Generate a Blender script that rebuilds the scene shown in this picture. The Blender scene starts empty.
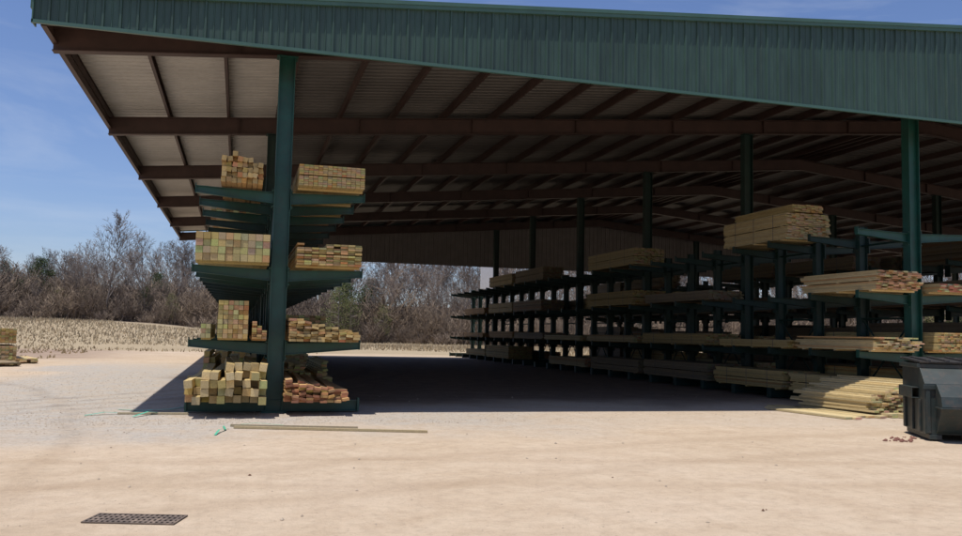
import bpy, math, random
import numpy as np
from mathutils import Vector, Matrix, noise
random.seed(7)
sc=bpy.context.scene
R=random.Random(11)
U=R.uniform

# ---------------------------------------------------------------- helpers
def new_mat(name):
    m=bpy.data.materials.new(name); m.use_nodes=True
    nt=m.node_tree; b=nt.nodes["Principled BSDF"]
    return m,nt,b
def N(nt,t,**k):
    n=nt.nodes.new(t)
    for a,v in k.items(): setattr(n,a,v)
    return n
def noise_node(nt,scale,detail=4,rough=.6,vec=None,dist=0):
    n=N(nt,'ShaderNodeTexNoise'); n.inputs['Scale'].default_value=scale
    n.inputs['Detail'].default_value=detail; n.inputs['Roughness'].default_value=rough
    n.inputs['Distortion'].default_value=dist
    if vec is not None: nt.links.new(vec,n.inputs['Vector'])
    return n.outputs['Fac']
def ramp(nt,fac,stops):
    r=N(nt,'ShaderNodeValToRGB'); e=r.color_ramp.elements
    while len(e)<len(stops): e.new(.5)
    for i,(p,c) in enumerate(stops):
        e[i].position=p; e[i].color=(c[0],c[1],c[2],1) if not isinstance(c,(int,float)) else (c,c,c,1)
    nt.links.new(fac,r.inputs['Fac']); return r.outputs['Color']
def mix(nt,fac,a,b,mode='MIX'):
    m=N(nt,'ShaderNodeMix',data_type='RGBA',blend_type=mode)
    for s,v in ((m.inputs[0],fac),(m.inputs[6],a),(m.inputs[7],b)):
        if isinstance(v,(int,float)): s.default_value=v
        elif isinstance(v,tuple): s.default_value=(v[0],v[1],v[2],1)
        else: nt.links.new(v,s)
    return m.outputs[2]
def bump(nt,b,h,strength=.3,dist=.01):
    n=N(nt,'ShaderNodeBump'); n.inputs['Strength'].default_value=strength
    n.inputs['Distance'].default_value=dist
    nt.links.new(h,n.inputs['Height']); nt.links.new(n.outputs['Normal'],b.inputs['Normal'])
def objcoord(nt,scale=(1,1,1)):
    t=N(nt,'ShaderNodeTexCoord'); m=N(nt,'ShaderNodeMapping'); m.inputs['Scale'].default_value=scale
    nt.links.new(t.outputs['Object'],m.inputs['Vector']); return m.outputs['Vector']

def paint_mat(name,col,rough=.5,var=.25,dirt=(.25,.2,.15),dirtamt=.25,metal=0,sc_=1.5):
    m,nt,b=new_mat(name); v=objcoord(nt)
    f=noise_node(nt,sc_,6,.65,v)
    c=ramp(nt,f,[(.3,tuple(x*(1-var) for x in col)),(.7,tuple(min(1,x*(1+var)) for x in col))])
    f2=noise_node(nt,7,8,.75,v)
    d=ramp(nt,f2,[(.5,0.),(.75,dirtamt)])
    c=mix(nt,d,c,dirt)
    nt.links.new(c,b.inputs['Base Color'])
    b.inputs['Roughness'].default_value=rough; b.inputs['Metallic'].default_value=metal
    return m
def streak_mat(name,col,rough=.45):
    m,nt,b=new_mat(name); v=objcoord(nt,(1.6,1,.25)); v2=objcoord(nt)
    f=noise_node(nt,2.2,7,.7,v); g=noise_node(nt,.35,4,.6,v2)
    c=ramp(nt,f,[(.3,tuple(x*.72 for x in col)),(.7,tuple(x*1.3 for x in col))])
    c=mix(nt,1.0,c,ramp(nt,g,[(.3,.82),(.7,1.18)]),'MULTIPLY')
    d=ramp(nt,noise_node(nt,3.0,8,.75,v),[(.55,0.),(.8,.35)])
    c=mix(nt,d,c,(.09,.11,.09)); nt.links.new(c,b.inputs['Base Color']); b.inputs['Roughness'].default_value=rough
    return m
M_fascia=streak_mat('green_panel_paint',(.028,.060,.047))
M_trim=paint_mat('green_trim_paint',(.045,.105,.083),.42,.12,(.10,.12,.10),.2)
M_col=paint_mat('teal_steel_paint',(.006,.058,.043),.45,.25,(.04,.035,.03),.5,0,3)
M_col_shade=paint_mat('shaded_teal_steel_paint',(.004,.026,.020),.6,.3,(.02,.018,.015),.5,0,3)  # darker copy of the teal steel, interior shade put into the colour
M_brown=paint_mat('red_oxide_steel',(.050,.026,.021),.6,.3,(.04,.027,.02),.5,0,2)
M_roof_shade=paint_mat('shaded_roof_sheet_underside',(.13,.122,.115),.6,.14,(.08,.07,.06),.3,0,.8)  # main roof underside, interior shade painted into the base colour
M_roof_lit=paint_mat('lit_roof_sheet_underside',(.46,.44,.41),.6,.12,(.22,.19,.16),.3,0,.8)  # same sheeting over the left overhang, bounce light painted in as paler colour
M_back=paint_mat('back_gable_sheet',(.20,.185,.175),.6,.15)
M_dump=paint_mat('dumpster_paint',(.016,.026,.025),.5,.35,(.10,.06,.04),.6,0,3)
M_black=paint_mat('black_plastic',(.02,.02,.021),.55,.3,(.2,.16,.12),.4)
M_iron=paint_mat('rusty_iron',(.12,.09,.07),.8,.4,(.38,.28,.2),.7,0,8)
M_sign=paint_mat('white_sign_paint',(.8,.8,.8),.5,.05)
M_strap=paint_mat('green_strap',(.08,.42,.27),.4,.2)
M_stone=paint_mat('stone',(.38,.31,.235),.95,.3,(.5,.43,.35),.4,0,1.2)
M_brick=paint_mat('brick_rubble',(.17,.07,.05),.85,.4)
M_litter=paint_mat('rust_litter',(.09,.04,.02),.8,.4)

def attr_mat(name,rough=.75,scale=(6,.6,6),amp=.35,bumpy=True):
    m,nt,b=new_mat(name)
    a=N(nt,'ShaderNodeAttribute',attribute_name='tint')
    v=objcoord(nt,scale)
    f=noise_node(nt,6,5,.7,v,1.0)
    g=ramp(nt,f,[(.25,1-amp),(.75,1.+amp*.4)])
    c=mix(nt,1.0,a.outputs['Color'],g,'MULTIPLY')
    nt.links.new(c,b.inputs['Base Color']); b.inputs['Roughness'].default_value=rough
    b.inputs['Specular IOR Level'].default_value=.25
    if bumpy: bump(nt,b,f,.25,.004)
    return m
M_wood=attr_mat('treated_pine')
M_straw=attr_mat('dry_straw',.95,(1,1,1),.3,False)

# mesh builder
class B:
    def __init__(s): s.v=[];s.f=[];s.c=[];s.m=[]
    def box(s,x0,x1,y0,y1,z0,z1,col=(1,1,1),mi=0,M=None,endcol=None):
        i=len(s.v)
        P=[(x0,y0,z0),(x1,y0,z0),(x1,y1,z0),(x0,y1,z0),(x0,y0,z1),(x1,y0,z1),(x1,y1,z1),(x0,y1,z1)]
        if M is not None: P=[tuple(M@Vector(p)) for p in P]
        s.v+=P
        F=[(0,3,2,1),(4,5,6,7),(0,1,5,4),(1,2,6,5),(2,3,7,6),(3,0,4,7)]
        for k,f in enumerate(F):
            s.f.append(tuple(i+a for a in f)); s.m.append(mi)
            s.c.append(endcol if (endcol and k in(2,4)) else col)
    def poly(s,P,col=(1,1,1),mi=0):
        i=len(s.v); s.v+=[tuple(p) for p in P]; s.f.append(tuple(range(i,i+len(P)))); s.c.append(col); s.m.append(mi)
    def prism(s,prof,axis_from,axis_to,fn,col=(1,1,1),mi=0):
        n=len(prof); i=len(s.v)
        s.v+=[tuple(fn(p,axis_from)) for p in prof]+[tuple(fn(p,axis_to)) for p in prof]
        for k in range(n):
            s.f.append((i+k,i+(k+1)%n,i+n+(k+1)%n,i+n+k)); s.c.append(col); s.m.append(mi)
        s.f.append(tuple(i+k for k in reversed(range(n)))); s.c.append(col); s.m.append(mi)
        s.f.append(tuple(i+n+k for k in range(n))); s.c.append(col); s.m.append(mi)
    def tube(s,p0,p1,r0,r1,n=3,col=(1,1,1),mi=0):
        p0=Vector(p0);p1=Vector(p1);d=(p1-p0)
        if d.length<1e-6:return
        d.normalize(); a=d.orthogonal().normalized(); b=d.cross(a); i=len(s.v)
        for p,r in((p0,r0),(p1,r1)):
            for k in range(n):
                t=2*math.pi*k/n; s.v.append(tuple(p+a*(r*math.cos(t))+b*(r*math.sin(t))))
        for k in range(n):
            s.f.append((i+k,i+(k+1)%n,i+n+(k+1)%n,i+n+k)); s.c.append(col); s.m.append(mi)
    def mesh(s,name,mats,smooth=False):
        me=bpy.data.meshes.new(name); me.from_pydata(s.v,[],s.f)
        for m in mats: me.materials.append(m)
        me.polygons.foreach_set('material_index',s.m)
        ca=me.color_attributes.new('tint','FLOAT_COLOR','CORNER')
        arr=[]
        for p,c in zip(s.f,s.c): arr+= [c[0],c[1],c[2],1.0]*len(p)
        ca.data.foreach_set('color',arr)
        if smooth: me.polygons.foreach_set('use_smooth',[True]*len(s.f))
        me.update(); return me
    def obj(s,name,mats,parent=None,smooth=False,loc=(0,0,0)):
        o=bpy.data.objects.new(name,s.mesh(name,mats,smooth)); sc.collection.objects.link(o); o.location=loc
        if parent: o.parent=parent
        return o
def empty(name,loc=(0,0,0)):
    o=bpy.data.objects.new(name,None); o.empty_display_size=.3; sc.collection.objects.link(o); o.location=loc; return o

# ---------------------------------------------------------------- layout constants (metres)
Y0=18.08; X1=.767; X2=16.805; YF=16.88; HF=7.266; XE=-3.87; BAY=7.4725
L=[.13,1.41,2.93,4.55]; A=1.72
XR=24.5; SL=.0865; ZE=7.86       # ridge x, slope, roof height at eave
XE2=2*XR-XE; YB=Y0+5*BAY+1.2
def roofz(x): return ZE+SL*((x if x<=XR else 2*XR-x)-XE)

# ---------------------------------------------------------------- lumber shed
shed=empty('lumber_shed',(XR,Y0,0))
def ps(b,name,mats,**k):
    o=b.obj(name,mats,**k); o.parent=shed; o.matrix_parent_inverse=Matrix.Translation((-XR,-Y0,0)); return o
b=B(); y=YF+.02; prof=[]
while y<YB-.02:
    prof+=[(y,0),(y+.20,0),(y+.225,.032),(y+.275,.032)]; y+=.30
prof.append((YB-.02,0))
for (xa,xb,mi) in((XE+.02,X1+.05,1),(X1+.05,XR,0),(XR,XE2-.02,0)):  # left overhang takes the painted-lit sheet, the rest the painted-shade one
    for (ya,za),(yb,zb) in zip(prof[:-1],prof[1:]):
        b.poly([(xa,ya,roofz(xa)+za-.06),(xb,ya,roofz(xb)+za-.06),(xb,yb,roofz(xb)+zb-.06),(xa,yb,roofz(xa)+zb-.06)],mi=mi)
ps(b,'roof_sheet',[M_roof_shade,M_roof_lit])
def gable(name,yy,zb,mat,x0,x1,sgn,inner=0):
    b=B(); x=x0; pr=[]
    while x<x1-.01:
        for dx,dy in((0,0),(.10,0),(.108,.012),(.125,.012),(.133,0),(.235,0),(.25,.035),(.285,.035),(.30,0)):
            if x+dx<=x1: pr.append((x+dx,dy))
        x+=.305
    pr=[pr[0]]+[q for p_,q in zip(pr[:-1],pr[1:]) if q[0]-p_[0]>1e-4]
    for (xa,da),(xb,db) in zip(pr[:-1],pr[1:]):
        b.poly([(xa,yy+sgn*da,zb),(xb,yy+sgn*db,zb),(xb,yy+sgn*db,roofz(xb)-.03),(xa,yy+sgn*da,roofz(xa)-.03)])
    ps(b,name,[mat])
gable('front_fascia',YF,HF,M_fascia,XE,XE2,-1)
gable('back_fascia',YB,6.35,M_back,X1,2*XR-X1,1)
b=B()
def sloped(b,xa,xb,y0,y1,z0,z1,mi=0,zf=roofz):
    i=len(b.v); b.v+=[(xa,y0,zf(xa)+z0),(xb,y0,zf(xb)+z0),(xb,y1,zf(xb)+z0),(xa,y1,zf(xa)+z0),(xa,y0,zf(xa)+z1),(xb,y0,zf(xb)+z1),(xb,y1,zf(xb)+z1),(xa,y1,zf(xa)+z1)]
    for f in[(0,3,2,1),(4,5,6,7),(0,1,5,4),(1,2,6,5),(2,3,7,6),(3,0,4,7)]:
        b.f.append(tuple(i+a for a in f)); b.m.append(mi); b.c.append((1,1,1))
for xa,xb in((XE-.05,XR),(XR,XE2+.05)):
    sloped(b,xa,xb,YF-.075,YF+.15,-.10,.05)
    sloped(b,xa,xb,YF-.095,YF-.076,-.02,.06)
    sloped(b,xa,xb,YB-.15,YB+.075,-.10,.05)
b.box(XE-.02,XE2+.02,YF-.05,YF+.012,HF-.05,HF+.015)
b.box(XE-.012,XE+.01,YF-.05,YF+.25,HF-.04,ZE-.1)
b.box(XE-.09,XE-.03,YF+.16,YB-.16,ZE-.30,ZE-.02)
b.box(XE2+.03,XE2+.09,YF+.16,YB-.16,ZE-.30,ZE-.02)
ps(b,'green_trim',[M_trim])
b=B()
fr=[Y0+k*BAY for k in range(6)]
for yy in fr:
    for xa,xb in((XE+.12,XR),(XR,XE2-.12)):
        sloped(b,xa,xb,yy-.11,yy+.11,-.80,-.78)
        sloped(b,xa,xb,yy-.012,yy+.012,-.779,-.331)
        sloped(b,xa,xb,yy-.11,yy+.11,-.33,-.31)
        n=int(abs(xb-xa)/3.3)
        for k in range(1,n):
            xs=xa+(xb-xa)*k/n
            sloped(b,xs-.006,xs+.006,yy-.1,yy-.0125,-.778,-.332)
ps(b,'rafters',[M_brown])
b=B()
xs=XE+.06; px=[]
while xs<XR-.5: px.append(xs); xs+=1.62
px.append(XR-.25)
for x in px+[2*XR-q for q in px]:
    z=roofz(x)
    b.box(x-.004,x+.004,YF+.16,YB-.16,z-.305,z-.068)
    b.box(x+.0045,x+.07,YF+.16,YB-.16,z-.305,z-.298)
    b.box(x+.0045,x+.07,YF+.16,YB-.16,z-.078,z-.068)
ps(b,'purlins',[M_brown])
b=B()
b.box(XE+.10,XE+.115,YF+.16,YB-.16,ZE-.62,ZE-.10); b.box(XE+.116,XE+.2,YF+.16,YB-.16,ZE-.62,ZE-.605)
sloped(b,XE+.12,XR,YF+.17,YF+.19,-.62,-.31)
sloped(b,XR,XE2-.12,YF+.17,YF+.19,-.62,-.31)
ps(b,'eave_strut',[M_brown])
b=B()
def hcol(b,x,y,z0,z1,w=.33,d=.26,t=.018,mi=0):
    b.box(x-w/2,x-w/2+t,y-d/2,y+d/2,z0,z1,mi=mi); b.box(x+w/2-t,x+w/2,y-d/2,y+d/2,z0,z1,mi=mi)
    b.box(x-w/2+t+.001,x+w/2-t-.001,y-.03,y-.03+t,z0,z1,mi=mi)
for yy in fr:
    for x in (X1,X2,2*XR-X2,2*XR-X1):
        mi=0 if (yy==fr[0] and x in (X1,X2)) else 1  # only the two front columns keep the colour without painted shade
        zt=roofz(x)-.802
        hcol(b,x,yy,.02,zt,mi=mi)
        b.box(x-.25,x+.25,yy-.2,yy+.2,.004,.03,mi=mi)
        b.box(x-.22,x+.22,yy-.16,yy+.16,zt-.02,zt-.001,mi=mi)
ps(b,'columns',[M_col,M_col_shade])

# ---------------------------------------------------------------- cantilever racks
def rack(name,x,nextra=0,shade_from=1,levels=(1,2,3)):
    e=empty(name,(x,Y0,0)); b=B(); ys=[Y0+k*BAY/4 for k in range(21+nextra)]
    for k,yy in enumerate(ys):
        mi=1 if k>=shade_from else 0; i00=len(b.m)
        if not (k%4==0 and k<=20): 
            hcol(b,x,yy,.25,4.95,.26,.18,.014)
        b.box(x-A,x+A,yy-.09,yy+.09,.03,.045); b.box(x-A,x+A,yy-.012,yy+.012,.046,.239); b.box(x-A,x+A,yy-.09,yy+.09,.24,.255)
        for s in (-1,1):
            b.box(x+s*A-.02,x+s*A+.02,yy-.10,yy+.10,.02,.30)
        for l in levels:
            z=L[l]
            for s in (-1,1):
                i0=x+s*.175; i1=x+s*A
                def arm(ya,yb,f0,f1):
                    P=[(i0,ya,f0[0]),(i1,ya,f0[1]),(i1,ya,f1[1]),(i0,ya,f1[0])]
                    Q=[(p[0],yb,p[2]) for p in P]; i=len(b.v); b.v+=P+Q
                    for f in[(0,1,2,3),(7,6,5,4),(0,4,5,1),(1,5,6,2),(2,6,7,3),(3,7,4,0)]:
                        b.f.append(tuple(i+a for a in f)); b.m.append(0); b.c.append((1,1,1))
                arm(yy-.006,yy+.006,(z-.22,z-.08),(z-.013,z+.037))
                arm(yy-.06,yy+.06,(z-.234,z-.094),(z-.2205,z-.0805))
                arm(yy-.06,yy+.06,(z-.012,z+.038),(z,z+.05))
                b.box(x+s*.152-.012,x+s*.175+.005,yy-.13,yy+.13,z-.36,z+.08)
                b.box(i1-.008,i1+.008,yy-.06,yy+.06,z-.10,z+.10)
                for bz in(-.3,.03):
                    for by in(-.1,.1): b.tube((x+s*.18,yy+by,z+bz),(x+s*.215,yy+by,z+bz),.018,.018,6)
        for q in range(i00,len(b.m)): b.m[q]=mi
    for i in range(0,len(ys)-1,2):
        for z0,z1 in((.4,2.3),(2.3,.4)):
            b.tube((x,ys[i]+.05,z0),(x,ys[i+1]-.05,z1),.025,.025,5,mi=1)
        for z in(.35,2.35,4.4): b.tube((x,ys[i]+.05,z),(x,ys[i+1]-.05,z),.03,.03,5,mi=1)
    o=b.obj('steel_frame',[M_col,M_col_shade]); o.parent=e; o.matrix_parent_inverse=Matrix.Translation((-x,-Y0,0))
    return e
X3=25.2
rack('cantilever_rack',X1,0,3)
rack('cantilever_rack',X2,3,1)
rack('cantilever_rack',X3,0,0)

# ---------------------------------------------------------------- lumber
def tintf(base,v=.16):
    k=1+U(-v,v); g=U(-.04,.04)
    return (max(.01,base[0]*k*(1+g)),max(.01,base[1]*k),max(.01,base[2]*k*(1-2*g)))
PINE=(.50,.375,.165); GREENISH=(.45,.37,.17); ORANGE=(.46,.285,.125); PALE=(.57,.45,.24); GREY=(.30,.235,.15); REDEND=(.43,.20,.11)
def dk(c,k): return tuple(q*k for q in c)
def stack(xc,z,y0,w,h,ln,bw=.09,bh=.04,base=PINE,mess=.03,end=None,top='flat',stick=True,name='lumber_stack',ang=0,v=.16):
    b=B(); nx=max(1,int(w/(bw+.006))); nz=max(1,int(h/(bh+.004)))
    x0=-nx*(bw+.006)/2
    zz=0
    nb=3 if ln>2 else 2
    if stick:
        for q in range(nb):
            yy=ln*(.08+.84*q/(nb-1)); b.box(x0,x0+nx*(bw+.006),yy-.045,yy+.045,0,.038,tintf(base))
        zz=.04
    for j in range(nz):
        fr_=(j+.5)/nz
        if stick and j>0 and nz>8 and j==nz//2:
            for q in range(nb):
                yy=ln*(.08+.84*q/(nb-1)); b.box(x0,x0+nx*(bw+.006),yy-.045,yy+.045,zz,zz+.02,tintf(base))
            zz+=.022
        rowshift=U(-.5,.5)*mess
        for i in range(nx):
            u=(i+.5)/nx
            if top=='right' and fr_>1.05-.75*u+U(-.1,.1): continue
            if top=='left' and fr_>.35+.7*u: continue
            if top=='gap' and j>=nz-2 and U(0,1)<.4: continue
            c=tintf(base,v); xa=x0+i*(bw+.006)+U(-.002,.002)
            if U(0,1)<.08: c=(c[0]*.95,c[1]*.72,c[2]*.6)
            e0=rowshift+U(-mess,mess); e1=U(-mess,mess)
            ec=tintf(end,.2) if end and U(0,1)<.6 else tuple(q*U(.78,1.1) for q in c)
            b.box(xa,xa+bw,e0,ln+e1,zz,zz+bh-U(0,.002),c,endcol=ec)
        zz+=bh+.004
    if h>.25 and top=='flat' and ln>3:
        for q in (.2,.5,.8):
            yy=ln*q; b.box(x0-.004,x0-.001,yy-.012,yy+.012,.04,zz,(.12,.12,.12)); b.box(x0,x0+nx*(bw+.006),yy-.012,yy+.012,zz+.001,zz+.004,(.12,.12,.12))
    o=b.obj(name,[M_wood],loc=(xc,y0,z)); o.rotation_euler[2]=ang
    return o
def loose(xc,z,y0,w,h,ln,bw,bh,n,base,mess=.35,end=None,shape=lambda u:1,tilt=.02,name='lumber_stack',roll_=.12,lean=0):
    b=B(); cols=max(1,int(w/bw)); hh=[0]*cols
    for q in range(n):
        i=R.randrange(cols); tries=0
        while hh[i]+bh>h*shape((i+.5)/cols)+.001 and tries<40: i=R.randrange(cols); tries+=1
        if tries>=40: break
        c=tintf(base,.2); ya=U(-mess,mess*.5); l=ln*U(.8,1)
        roll=U(-roll_,roll_) if hh[i]>0 else 0
        Mx=Matrix.Translation((-w/2+(i+.5)*bw+U(-.01,.01),ya,hh[i]+bh*.5+.002))@Matrix.Rotation(lean+U(-tilt,tilt),4,'Z')@Matrix.Rotation(roll,4,'Y')
        ec=tintf(end,.25) if end and U(0,1)<.6 else tuple(k*U(.75,1.15) for k in c)
        b.box(-bw*.48,bw*.48,0,l,-bh*.48,bh*.48,c,M=Mx,endcol=ec)
        hh[i]+=bh*1.03
    return b.obj(name,[M_wood],loc=(xc,y0,z))

T=.055
YS=Y0-.62
# left rack, front bay
loose(X1-.82,L[3]+T,YS,.80,.64,4.8,.10,.10,46,ORANGE,.16,PINE,lambda u:1-.55*abs(u-.35),.012,roll_=.3)
stack(X1+.97,L[3]+T,YS,1.42,.44,4.8,.09,.038,PINE,.015,v=.12)
stack(X1-.93,L[2]+T,YS-.15,1.46,.66,4.8,.135,.135,GREENISH,.015,v=.08)
stack(X1+.97,L[2]+T,YS,1.46,.46,4.8,.14,.038,PINE,.05,top='gap')
stack(X1-.87,L[1]+T,YS,.60,.76,4.8,.09,.09,PINE,.03,v=.10)
stack(X1-1.38,L[1]+T,YS+.1,.26,.3,3.6,.09,.09,GREENISH,.04)
stack(X1-.36,L[1]+T,YS,.36,.36,4.2,.09,.04,ORANGE,.05,top='right')
loose(X1+.97,L[1]+T,YS,1.5,.54,4.8,.14,.05,75,ORANGE,.22,PINE,lambda u:.95-.55*u,.015,roll_=.2)
loose(X1-.92,.26,YS-.3,1.56,.84,4.6,.15,.15,42,PINE,.5,PALE,lambda u:.5+.5*math.sin(min(1,u*1.25)*math.pi*.6),.045,roll_=.15)
loose(X1+.80,.26,YS-.1,1.28,.50,4.6,.14,.05,60,ORANGE,.3,REDEND,lambda u:1-.5*u,.03,roll_=.25)
loose(X1-.95,.26,YS+4.6,1.5,.9,4.6,.14,.14,42,PINE,.3,None,lambda u:1,.02)
loose(X1+.95,.26,YS+4.6,1.5,.9,4.6,.14,.05,90,PINE,.3,None,lambda u:1,.02)
yy=Y0+BAY*.75
while yy<Y0+5*BAY-4:
    for l in (0,1,2,3):
        for s in(-1,1):
            if U(0,1)<.12: continue
            z=.26 if l==0 else L[l]+T
            stack(X1+s*.95,z,yy+U(-.3,.3),U(1.1,1.45),U(.3,.75),4.9,.14,.06,R.choice([PINE,ORANGE,GREENISH,PALE]),.05)
    yy+=5.5
# right rack, front
stack(X2-.93,L[2]+T,YS+.08,1.42,.50,2.9,.14,.038,PALE,.10,end=(.50,.27,.15),v=.12)
stack(X2-.95,L[1]+T,YS+.08,1.45,.34,3.1,.14,.038,PALE,.14,top='gap',v=.12)
stack(X2+.95,L[1]+T,YS+.05,1.45,.50,4.9,.09,.038,PINE,.03)
stack(X2+.95,L[2]+T,YS+.05,1.45,.22,4.9,.14,.038,PALE,.06,end=(.5,.2,.12))
stack(X2+.95,.26,YS+.1,1.45,.7,4.9,.14,.04,PINE,.06)
stack(X2-.95,.26,YS+.1,1.45,.5,3.4,.14,.042,PINE,.12,v=.1)
loose(14.75,.10,16.45,1.5,.78,2.7,.14,.042,190,PALE,.2,None,lambda u:.45+.55*u,.012,roll_=.04,lean=.06)
loose(14.15,.006,16.1,2.6,.12,3.0,.2,.045,26,PALE,.35,None,lambda u:.5+.5*u,.03,roll_=.03,lean=.14)
stack(X2-.95,L[3]+T,21.0,1.5,.74,3.3,.14,.042,dk(PALE,.85),.06,v=.1)
stack(X2-.80,L[3]+T+.83,21.2,1.15,.24,3.0,.14,.042,PINE,.05,v=.1)
hs={0:(.4,.9),1:(.22,.42),2:(.3,.6),3:(.35,.8)}
for l,ya,h in((0,Y0+3.3,.5),(1,Y0+3.0,.26)):
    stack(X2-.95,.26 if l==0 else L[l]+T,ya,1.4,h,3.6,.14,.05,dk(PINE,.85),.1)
yy=Y0+BAY*.98
while yy<Y0+5*BAY+1.5:
    for l in (0,1,2,3):
        for s in(-1,1):
            if l==3 and (yy<28 or U(0,1)<.4): continue
            if U(0,1)<.14 and yy<50: continue
            z=.26 if l==0 else L[l]+T
            stack(X2+s*.95,z,yy+U(-.3,.3),U(1.2,1.5),U(*hs[l]),4.7,.14,.05,dk(R.choice([PINE,PALE,ORANGE,GREY]),.62),.08,end=(REDEND if U(0,1)<.15 else None))  # board colours darkened to paint the deep interior shade onto these stacks
    yy+=5.4
yy=Y0-.4
while yy<Y0+5*BAY-3:
    for l in (0,1,2,3):
        for s in(-1,1):
            if U(0,1)<.25: continue
            stack(X3+s*.95,.26 if l==0 else L[l]+T,yy,1.4,U(.5,1.0),4.9,.14,.08,dk(GREY,.6),.06)  # third rack boards also darkened, shade put into their colour
    yy+=5.4
CAM_YAW=.2766
def at(px,d):
    r=(px-481)/847.45*d; return (r*math.cos(CAM_YAW)+d*math.sin(CAM_YAW), -r*math.sin(CAM_YAW)+d*math.cos(CAM_YAW))
x,y=at(-4,36); stack(x,.02,y,2.0,.72,3.6,.14,.07,PALE,.04,ang=.3); stack(x-.05,.86,y+.05,1.9,.66,3.5,.14,.07,PINE,.05,ang=.3)
x,y=at(28,36.6); stack(x,.02,y,1.2,.20,3.0,.14,.05,PALE,.2,ang=.35)
x,y=at(4,33.5); stack(x,.02,y,1.7,.16,3.0,.14,.05,GREY,.2,ang=.45)

# ---------------------------------------------------------------- ground
def smooth(a,b_,t):
    t=max(0,min(1,(t-a)/(b_-a))); return t*t*(3-2*t)
def gz(x,y):
    r=math.hypot(x,y); z=0
    z+=2.3*smooth(60,125,y)*smooth(14,-16,x)
    z+=5*smooth(128,200,r)+9*smooth(200,420,r)
    if r>55: z+=.15*smooth(55,90,r)*noise.noise(Vector((x*.03,y*.03,0)))
    return z
def axis(lo,hi,fine_lo,fine_hi,fs):
    a=list(np.arange(fine_lo,fine_hi+.01,fs)); s=fs
    x=fine_hi
    while x<hi: s*=1.25; x+=s; a.append(min(x,hi))
    s=fs; x=fine_lo; l=[]
    while x>lo: s*=1.25; x-=s; l.append(max(x,lo))
    return sorted(set(l+a))
xs=axis(-1500,1500,-80,120,4); ys=axis(-400,2200,-10,200,4)
b=B(); b.v=[(x,y,gz(x,y)) for y in ys for x in xs]; nx=len(xs)
for j in range(len(ys)-1):
    for i in range(nx-1):
        b.f.append((j*nx+i,j*nx+i+1,(j+1)*nx+i+1,(j+1)*nx+i)); b.c.append((1,1,1)); b.m.append(0)
m,nt,bs=new_mat('dirt_and_gravel_ground')
geo=N(nt,'ShaderNodeNewGeometry'); pos=geo.outputs['Position']
sep=N(nt,'ShaderNodeSeparateXYZ')
def warped(scale,amt,detail=7):
    nz_=N(nt,'ShaderNodeTexNoise'); nz_.inputs['Scale'].default_value=scale; nz_.inputs['Detail'].default_value=detail; nt.links.new(pos,nz_.inputs['Vector'])
    sub=N(nt,'ShaderNodeVectorMath',operation='SUBTRACT'); nt.links.new(nz_.outputs['Color'],sub.inputs[0]); sub.inputs[1].default_value=(.5,.5,.5)
    scl=N(nt,'ShaderNodeVectorMath',operation='SCALE'); nt.links.new(sub.outputs[0],scl.inputs[0]); scl.inputs['Scale'].default_value=amt
    add=N(nt,'ShaderNodeVectorMath',operation='ADD'); nt.links.new(pos,add.inputs[0]); nt.links.new(scl.outputs[0],add.inputs[1]); return add.outputs[0]
nt.links.new(warped(.22,7),sep.inputs[0])
def mrange(v,a,b_,c=0,d=1):
    n=N(nt,'ShaderNodeMapRange',interpolation_type='SMOOTHSTEP'); n.inputs[1].default_value=a;n.inputs[2].default_value=b_;n.inputs[3].default_value=c;n.inputs[4].default_value=d
    nt.links.new(v,n.inputs[0]); return n.outputs[0]
def mth(op,a,b_):
    n=N(nt,'ShaderNodeMath',operation=op)
    for s,v in((n.inputs[0],a),(n.inputs[1],b_)):
        if isinstance(v,(int,float)): s.default_value=v
        else: nt.links.new(v,s)
    return n.outputs[0]
sx,sy=sep.outputs[0],sep.outputs[1]
band=mth('MULTIPLY',mrange(sx,-8.0,-6),mrange(sx,.8,-1.2))
band=mth('MULTIPLY',band,mrange(sy,13,17)); band=mth('MULTIPLY',band,mrange(sy,46,36))
front=mth('MULTIPLY',mrange(sy,13.8,15.6),mrange(sx,-6,-3)); front=mth('MULTIPLY',front,mrange(sy,22,18.5)); front=mth('MULTIPLY',front,mrange(sx,9,3,.25,.85))
grav=mth('MAXIMUM',band,front)
f1=noise_node(nt,.30,6,.6,pos); f2=noise_node(nt,1.7,9,.72,pos); f3=noise_node(nt,24,7,.75,pos); f4=noise_node(nt,110,3,.7,pos); f5=noise_node(nt,6.5,8,.8,pos)
dirt=ramp(nt,f1,[(.3,(.48,.37,.255)),(.5,(.525,.415,.30)),(.72,(.56,.455,.345))])
dirt=mix(nt,.45,dirt,ramp(nt,f2,[(.3,(.39,.285,.195)),(.62,(.59,.48,.36))]))
dirt=mix(nt,1.0,dirt,ramp(nt,f5,[(.35,.86),(.55,1.02)]),'MULTIPLY')
gr=ramp(nt,f3,[(.25,(.24,.225,.20)),(.5,(.42,.39,.35)),(.75,(.56,.53,.485))])
gr=mix(nt,1.0,gr,ramp(nt,f5,[(.35,.78),(.6,1.05)]),'MULTIPLY')
gfac=mth('MULTIPLY',grav,ramp(nt,f2,[(.32,.35),(.58,.95)]))
c=mix(nt,gfac,dirt,gr)
sp0=N(nt,'ShaderNodeSeparateXYZ'); nt.links.new(pos,sp0.inputs[0])
und_shade=mth('MULTIPLY',mrange(sy,19.2,22.5),mrange(sx,-2.0,.8)); und_shade=mth('MULTIPLY',und_shade,mrange(sy,57,54))  # mask under the roof where shade is painted into the ground colour
c=mix(nt,und_shade,c,ramp(nt,f2,[(.3,(.15,.11,.085)),(.65,(.24,.18,.135))]))
fine=ramp(nt,f4,[(.3,.84),(.7,1.07)])
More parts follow.
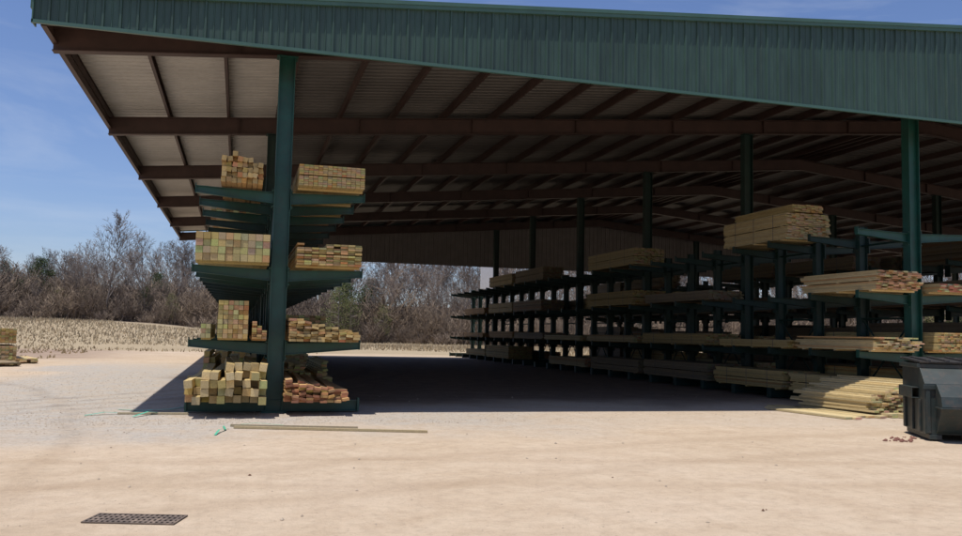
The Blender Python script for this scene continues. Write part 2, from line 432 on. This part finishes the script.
c=mix(nt,1.0,c,fine,'MULTIPLY')
sp=ramp(nt,f3,[(.34,.72),(.43,1.)]); c=mix(nt,1.0,c,sp,'MULTIPLY')
# wheel ruts: explicit arcs (distance from a circle centre) with broken edges, pairs of wheel paths
wp=warped(.5,.9,6)
def rut(cx,cy,rad,width,lo,track=1.8):
    global c
    sb=N(nt,'ShaderNodeVectorMath',operation='SUBTRACT'); nt.links.new(wp,sb.inputs[0]); sb.inputs[1].default_value=(cx,cy,0)
    ml=N(nt,'ShaderNodeVectorMath',operation='MULTIPLY'); nt.links.new(sb.outputs[0],ml.inputs[0]); ml.inputs[1].default_value=(1,1,0)
    ln=N(nt,'ShaderNodeVectorMath',operation='LENGTH'); nt.links.new(ml.outputs[0],ln.inputs[0]); d=ln.outputs['Value']
    for r in (rad,rad+track):
        a=N(nt,'ShaderNodeMath',operation='ABSOLUTE'); nt.links.new(mth('SUBTRACT',d,r),a.inputs[0])
        k=mrange(a.outputs[0],0,width,1,0)
        k=mth('MULTIPLY',k,ramp(nt,f2,[(.38,.15),(.6,1.)]))
        c=mix(nt,k,c,mix(nt,1.0,c,(lo,lo*.97,lo*.94),'MULTIPLY'))
rut(-26,42,30,.35,.80); rut(-30,46,36.5,.30,.84); rut(18,-38,50,.4,.86); rut(-6,-52,62,.35,.88); rut(-40,10,36,.35,.84); rut(30,-20,31,.3,.88)
# field
fld=ramp(nt,noise_node(nt,.25,6,.7,pos),[(.3,(.30,.235,.15)),(.7,(.40,.325,.215))])
fld=mix(nt,.5,fld,ramp(nt,noise_node(nt,3,8,.8,pos),[(.3,(.22,.165,.10)),(.7,(.45,.37,.25))]))
fm=mrange(sy,60,66); fm2=mrange(sy,42,50); fm2=mth('MULTIPLY',fm2,mrange(sx,-3,-11))
edge=ramp(nt,noise_node(nt,.6,5,.6,pos),[(.3,(.25,.18,.135)),(.7,(.36,.27,.20))])
c=mix(nt,fm2,c,edge); c=mix(nt,fm,c,fld)
wood_=mrange(sy,116,126); c=mix(nt,wood_,c,(.14,.105,.08))
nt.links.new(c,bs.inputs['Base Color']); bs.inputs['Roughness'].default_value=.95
bs.inputs['Specular IOR Level'].default_value=.12
hb=mth('ADD',mth('MULTIPLY',f3,.5),mth('ADD',f2,mth('MULTIPLY',f5,.6))); bump(nt,bs,hb,.6,.045)
b.obj('ground',[m],smooth=True)

# gravel / pebbles
b=B()
def stone(b,x,y,s,z=0):
    i=len(b.v); a=U(0,6.3)
    P=[(1,0,0),(0,1,0),(-1,0,0),(0,-1,0),(0,0,.7),(0,0,-.4)]
    for p in P:
        k=s*U(.6,1.2); xx=p[0]*math.cos(a)-p[1]*math.sin(a); yy=p[0]*math.sin(a)+p[1]*math.cos(a)
        b.v.append((x+xx*k,y+yy*k,z+s*.2+p[2]*k))
    for f in[(0,1,4),(1,2,4),(2,3,4),(3,0,4),(1,0,5),(2,1,5),(3,2,5),(0,3,5)]:
        b.f.append(tuple(i+q for q in f)); b.c.append((1,1,1)); b.m.append(0)
for _ in range(3000):
    y=15.8+abs(R.gauss(0,1.4)); x=R.gauss(0,4.5); stone(b,x,y,U(.005,.016))
for _ in range(3600):
    y=6+18*U(0,1)**1.3; x=U(-8,16); stone(b,x,y,U(.003,.011) if U(0,1)<.96 else U(.012,.028))
for _ in range(1500): stone(b,R.gauss(-4.5,2.2),U(14,34),U(.01,.02))
b.obj('gravel',[M_stone])

# dry grass
b=B()
for _ in range(42000):
    y=62+62*U(0,1)**.9; x=U(-85,50)
    if x>y*.9-20: continue
    n_=noise.noise(Vector((x*.05,y*.05,3)))
    if n_<-.35: continue
    h=(.10+.26*U(0,1))*(1+.9*n_); w=U(.025,.07); z=gz(x,y); a=U(-.1,.1)
    c=tintf(R.choice([(.41,.33,.21),(.46,.38,.25),(.37,.28,.175)]),.1)
    b.poly([(x-w,y,z-.02),(x+w,y+U(-.1,.1),z-.02),(x+a,y,z+h)],c)
for _ in range(2500):
    y=U(46,62); x=U(-60,-9)
    if noise.noise(Vector((x*.15,y*.15,8)))<.05: continue
    h=U(.08,.2); w=U(.03,.07); z=gz(x,y)
    b.poly([(x-w,y,z),(x+w,y,z),(x+U(-.1,.1),y,z+h)],tintf((.40,.31,.18),.2))
b.obj('dry_grass',[M_straw])

# ---------------------------------------------------------------- trees
def tree_mat(name,ca,cb):
    m,nt,bs=new_mat(name); oi=N(nt,'ShaderNodeObjectInfo')
    f=noise_node(nt,.8,3,.6,objcoord(nt))
    c=ramp(nt,oi.outputs['Random'],[(0,ca),(1,cb)])
    c=mix(nt,1.0,c,ramp(nt,f,[(.3,.7),(.7,1.25)]),'MULTIPLY')
    nt.links.new(c,bs.inputs['Base Color']); bs.inputs['Roughness'].default_value=.9; bs.inputs['Specular IOR Level'].default_value=.1
    return m
M_bark=tree_mat('bare_bark',(.185,.155,.135),(.27,.215,.175))
M_twig=tree_mat('brush_twigs',(.16,.125,.10),(.25,.19,.135))
M_pine=tree_mat('pine_needles',(.05,.08,.032),(.08,.10,.045))
M_bud=tree_mat('budding_leaves',(.16,.17,.07),(.21,.19,.09))
def rdir(d,ang):
    d=d.normalized(); a=d.orthogonal().normalized(); bb=d.cross(a); t=U(0,6.283)
    return (d*math.cos(ang)+(a*math.cos(t)+bb*math.sin(t))*math.sin(ang)).normalized()
def bare_tree(h,spread=.6,nl=14,rmin=.02):
    b=B(); p=Vector((0,0,-.2)); d=Vector((0,0,1)); r=h*.013; pts=[]
    n=8
    for k in range(n):
        q=p+d*(h*.88/n); r2=r*.80; b.tube(p,q,r,r2,4); pts.append((q.copy(),d.copy(),r2,(k+1)/n)); p=q;r=r2
        d=(d+Vector((U(-.12,.12),U(-.12,.12),.1))).normalized()
    def grow(p,d,l,r,lev):
        segs=4 if lev<2 else 2
        for k in range(segs):
            q=p+d*(l/segs); b.tube(p,q,r,max(r*.7,rmin*.6),3); r=max(r*.7,rmin)
            if lev<3:
                for _ in range((2 if lev==1 else 4)):
                    nd=rdir(d,U(.4,.95)); nd.z+=.15; nd.normalize()
                    grow(q,nd,l*U(.32,.55),max(r*.6,rmin),lev+1)
            p=q; d=(d+Vector((U(-.2,.2),U(-.2,.2),U(0,.22)))).normalized()
    for i in range(nl):
        t=U(.22,1); k=min(n-1,int(t*n)); q,dd,r,f=pts[k]
        nd=rdir(dd,U(.45,1.0)*(1.1-.5*f)); nd.z=abs(nd.z)
        grow(q,nd,h*spread*(1.15-f)*U(.6,.95)*.62+.9,max(r*.5,.04),1)
    return b
bt=[bare_tree(h,s,nl).mesh('bare_tree_mesh',[M_bark]) for h,s,nl in((13,.7,13),(15,.75,14),(11,.85,12),(12,.65,13),(16,.8,18))]
def thicket():
    b=B()
    for _ in range(230):
        p=Vector((U(-4.5,4.5),U(-1.5,1.5),0)); h=U(1.2,4.6)*(.6+.4*math.sin(p.x*.9+2)); d=Vector((U(-.35,.35),U(-.3,.3),1)).normalized()
        r=.045
        for k in range(4):
            q=p+d*(h/4); b.tube(p,q,r,r*.7,3); r*=.75
            for _ in range(2):
                nd=rdir(d,U(.4,1)); b.tube(q,q+nd*U(.4,1.3),.03,.015,3)
            p=q; d=(d+Vector((U(-.25,.25),U(-.25,.25),.1))).normalized()
    return b
tk=[thicket().mesh('thicket_mesh',[M_twig]) for _ in range(3)]
def leafy(h,w,n,mat,ls,conic):
    b=B(); b.tube((0,0,-.2),(0,0,h*.9),h*.014,.03,6,mi=1)
    clumps=[]
    for _ in range(46):
        t=U(.22,1)
        rad=(w*(1.05-t) if conic else w*math.sin(math.pi*min(1,t*1.02))**.6)*U(.35,1)
        a=U(0,6.28); c=Vector((rad*math.cos(a),rad*math.sin(a),h*t)); clumps.append((c,h*U(.035,.075)))
        b.tube((0,0,h*t-.4),c,.04,.015,3,mi=1)
    for _ in range(n):
        c,s=R.choice(clumps); p=c+Vector((R.gauss(0,s),R.gauss(0,s),R.gauss(0,s*.6)))
        a=rdir(Vector((0,0,1)),U(0,3.1))*ls*U(.6,1.3); bb=rdir(Vector((0,0,1)),U(0,3.1))*ls*.5
        b.poly([p,p+a,p+a*.5+bb])
    return b.mesh('leafy_mesh',[mat,M_bark])
pn=[leafy(12,2.4,3800,M_pine,.34,True),leafy(10,2.6,3200,M_pine,.32,False)]
bd=[leafy(9,2.6,1900,M_bud,.22,False)]
def inst(me,name,x,y,s,parent=None,sz=1):
    o=bpy.data.objects.new(name,me); sc.collection.objects.link(o)
    o.location=(x,y,gz(x,y)-.1); o.rotation_euler[2]=U(0,6.28); o.scale=(s,s,s*sz)
    if parent: o.parent=parent
    return o
tl=empty('bare_tree_line')
n=0
for row,(d0,sp_) in enumerate(((128,3.8),(136,3.0),(146,3.2),(158,3.8),(176,4.6))):
    a=-.62
    while a<.70:
        d=d0+U(-3,3); w=a+CAM_YAW; x=d*math.sin(w)/math.cos(a); y=d*math.cos(w)/math.cos(a)
        left=smooth(-.52,-.44,a)
        s=U(.62,1.02)*(.62+.38*left)
        if a>-.2: s*=1.28
        if row==0: s*=.7
        if row>=4: s*=.9
        if U(0,1)<.95: inst(R.choice(bt),'bare_tree',x,y,s,tl); n+=1
        a+=sp_/d0*U(.5,1.5)
for d0,sp_ in((122,4.5),(128,4.5),(136,5),(152,6),(172,7)):
    a=-.62
    while a<.70:
        w=a+CAM_YAW; d=d0+U(-2,2); s=U(.7,1.5)*(1 if d0<125 else 1.25)
        o=inst(R.choice(tk),'brush',d*math.sin(w)/math.cos(a),d*math.cos(w)/math.cos(a),s,tl)
        o.rotation_euler[2]=-w+U(-.5,.5); a+=sp_/d0*U(.7,1.2)
x,y=at(108,123); inst(bt[4],'bare_tree',x,y,.98,None)
for px,d,s in((4,150,.7),(20,133,.5),(41,136,.85),(345,122,.85),(366,130,.7),(372,150,.95),(640,130,.8),(930,130,.8),(955,124,.8),(158,136,.72),(146,128,.5),(84,130,.45)):
    x,y=at(px,d); inst(R.choice(pn),'pine_tree',x,y,s)
for px,d,s in((172,121,.5),(340,117,.9),(352,119,.7),(385,121,.6),(940,118,.9),(60,126,.5)):
    x,y=at(px,d); inst(bd[0],'budding_tree',x,y,s)

# ---------------------------------------------------------------- dumpster
def dumpster(px,d,yaw):
    x,y=at(px,d); e=empty('dumpster',(x,y,0)); e.rotation_euler[2]=yaw
    def part(b,n,mats):
        o=b.obj(n,mats); o.parent=e
        bv=o.modifiers.new('b','BEVEL'); bv.width=.008; bv.segments=2; bv.limit_method='ANGLE'
        return o
    W=1.9
    b=B(); prof=[(0.0,.12),(1.45,.12),(1.45,1.36),(.30,1.28),(.0,1.0)]
    b.prism(prof,0,W,lambda p,a:(a,p[0],p[1]))
    part(b,'body',[M_dump])
    b=B()
    b.box(-.03,W+.03,-.04,-.001,.90,.98)
    b.box(-.045,W+.045,.28,1.49,1.265,1.335)
    for xx in (.05,1.26,1.84): b.box(xx-.035,xx+.035,-.03,-.0015,.14,.895)
    for s,xa,xb in((-1,-.12,-.002),(1,W+.002,W+.12)):
        b.box(xa,xb,.35,1.25,.72,.735); b.box(xa,xb,.35,1.25,.90,.915)
        xo=xa if s<0 else xb-.012
        b.box(xo,xo+.012,.35,1.25,.7355,.8995)
    for yy_ in(.25,.7,1.2): b.box(-.04,-.0025,yy_-.03,yy_+.03,.14,.70)
    b.box(.06,.26,-.02,1.44,.03,.119); b.box(W-.26,W-.06,-.02,1.44,.03,.119)
    part(b,'ribs_and_fork_pockets',[M_dump])
    b=B(); b.prism([(-.10,.18),(-.042,.14),(-.042,1.0),(-.10,1.0),(-.36,.80),(-.42,.62)],.16,.86,lambda p,a:(a,p[0],p[1]))
    b.box(.13,.89,-.44,-.105,.585,.61)
    part(b,'loading_chute',[M_dump])
    b=B()
    for xa,xb in((.0,W/2-.02),(W/2+.02,W)):
        b.prism([(.26,1.34),(1.5,1.40),(1.5,1.44),(.24,1.38)],xa,xb,lambda p,a:(a,p[0],p[1]))
        for q in range(3):
            xx=xa+(xb-xa)*(q+.5)/3; b.prism([(.3,1.384),(1.45,1.439),(1.45,1.46),(.3,1.41)],xx-.04,xx+.04,lambda p,a:(a,p[0],p[1]))
    b.tube((-.02,1.53,1.42),(W+.02,1.53,1.42),.022,.022,8)
    part(b,'lids',[M_black])
    b=B()
    for xx in(.16,W-.16):
        for yy_ in(.15,1.3):
            b.tube((xx-.03,yy_,.075),(xx+.03,yy_,.075),.07,.07,14)
    o=part(b,'casters',[M_black])
    return e
dumpster(924,15.0,-.2766-.22)

# drain grate
gx,gy=at(148,7.62); e=empty('storm_drain_grate',(gx,gy,0)); e.rotation_euler[2]=-.2766
b=B(); W,D=.80,.36
b.box(-W/2,W/2,-D/2,-D/2+.02,.004,.014);b.box(-W/2,W/2,D/2-.02,D/2,.004,.014)
b.box(-W/2,-W/2+.02,-D/2+.021,D/2-.021,.004,.014);b.box(W/2-.02,W/2,-D/2+.021,D/2-.021,.004,.014)
for k in range(1,17): xx=-W/2+W*k/17; b.box(xx-.012,xx+.012,-D/2+.021,D/2-.021,.006,.012)
for k in(1,2,3): yy=-D/2+D*k/4; b.box(-W/2+.021,W/2-.021,yy-.018,yy+.018,.0065,.0125)
o=b.obj('grate_bars',[M_iron]); o.parent=e
b=B(); b.box(-W/2+.004,W/2-.004,-D/2+.004,D/2-.004,.001,.0035); o=b.obj('pit_shade',[M_black]); o.parent=e  # flat near-black plate painting the darkness below the bars, no hollow

# loose boards on ground
def board(px,py_d,ln,w,ang,col,z=.005):
    x,y=at(px,py_d); b=B(); b.box(-ln/2,ln/2,-w/2,w/2,0,.038,col); o=b.obj('loose_board',[M_wood],loc=(x,y,z)); o.rotation_euler[2]=ang
board(336,14.6,3.3,.07,-.2766-.01,(.42,.34,.2))
board(300,14.9,2.2,.03,-.2766+.03,(.36,.3,.2))
board(160,16.6,1.3,.06,-.1,(.45,.38,.25))
def strap(pts,w=.018):
    b=B()
    for (a,c) in zip(pts[:-1],pts[1:]):
        pa=Vector((*at(a[0],a[1]),a[2])); pc=Vector((*at(c[0],c[1]),c[2])); s=(pc-pa).cross(Vector((0,0,1))).normalized()*w
        b.poly([pa-s,pc-s,pc+s,pa+s])
    b.obj('green_strapping',[M_strap])
strap([(92,16.1,.01),(112,16.4,.05),(135,16.6,.02),(160,17.0,.06),(185,17.5,.01)],.035)
strap([(125,17.4,.01),(150,17.2,.03),(175,17.6,.02),(190,18.2,.01)],.035)
strap([(140,16.0,.02),(155,16.5,.07),(172,16.7,.02)],.03)
strap([(222,13.6,.01),(226,14.0,.05),(232,14.3,.02),(230,14.8,.02)])
strap([(236,14.9,.02),(262,15.1,.05),(290,15.2,.01)])
b=B()
for _ in range(26):
    x,y=at(U(882,914),14.7+U(0,.8)); stone(b,x,y,U(.02,.07))
b.obj('brick_rubble',[M_brick])
b=B()
for px,d,s in((258,10.0,.025),(763,8.6,.025),(766,8.65,.015),(120,12,.015),(615,10.4,.015)):
    x,y=at(px,d); stone(b,x,y,s)
b.obj('litter',[M_litter])
x,y=at(487,66); b=B(); b.box(x-.5,x+.5,y-.02,y+.02,5.2,6.9); b.box(x-.04,x+.04,y+.021,y+.1,0,6.8,mi=1); b.obj('white_sign',[M_sign,M_iron])

# ---------------------------------------------------------------- camera
ya,pi_,ro=.2766,.0776,.0218
Rv=Vector((math.cos(ya),-math.sin(ya),0)); Fv=Vector((math.sin(ya)*math.cos(pi_),math.cos(ya)*math.cos(pi_),math.sin(pi_)))
Uv=Vector((-math.sin(ya)*math.sin(pi_),-math.cos(ya)*math.sin(pi_),math.cos(pi_)))
r_=Rv*math.cos(ro)+Uv*math.sin(ro); u_=Uv*math.cos(ro)-Rv*math.sin(ro)
cam=bpy.data.cameras.new('Camera'); co=bpy.data.objects.new('Camera',cam); sc.collection.objects.link(co)
Mx=Matrix((r_,u_,-Fv)).transposed().to_4x4(); Mx.translation=(0,0,1.7); co.matrix_world=Mx
cam.sensor_width=36; cam.lens=36*847.45/962; cam.clip_end=5000; cam.clip_start=.1
sc.camera=co
# ---------------------------------------------------------------- light
sd=Vector((-1.9,-1.1,7.3)).normalized()
sl=bpy.data.lights.new('sun','SUN'); sl.energy=4.8; sl.angle=math.radians(.53); sl.color=(1,.95,.88)
so=bpy.data.objects.new('sun',sl); sc.collection.objects.link(so); so.rotation_euler=sd.to_track_quat('Z','Y').to_euler(); so.location=(0,0,30)
w=bpy.data.worlds.new('World'); sc.world=w; w.use_nodes=True; nt=w.node_tree
bg=nt.nodes['Background']; sk=N(nt,'ShaderNodeTexSky',sky_type='NISHITA'); sk.sun_disc=False
sk.sun_elevation=math.asin(sd.z); sk.sun_rotation=math.atan2(sd.x,sd.y); sk.air_density=1.0; sk.dust_density=.7; sk.ozone_density=1.6
tc=N(nt,'ShaderNodeTexCoord'); mp=N(nt,'ShaderNodeMapping'); mp.inputs['Scale'].default_value=(1,1,5); nt.links.new(tc.outputs['Generated'],mp.inputs['Vector'])
cf=noise_node(nt,2.6,7,.6,mp.outputs['Vector'],.6)
cc=ramp(nt,cf,[(.45,0.),(.80,.35)])
tint=mix(nt,1.0,sk.outputs['Color'],(.94,1.0,1.26),'MULTIPLY')
c=mix(nt,cc,tint,(7.0,7.6,8.6))
nt.links.new(c,bg.inputs['Color']); bg.inputs['Strength'].default_value=.098
sc.view_settings.view_transform='Standard'; sc.view_settings.look='None'; sc.view_settings.exposure=0
print('faces',sum(len(o.data.polygons) for o in bpy.data.objects if o.type=='MESH'),'trees',n)
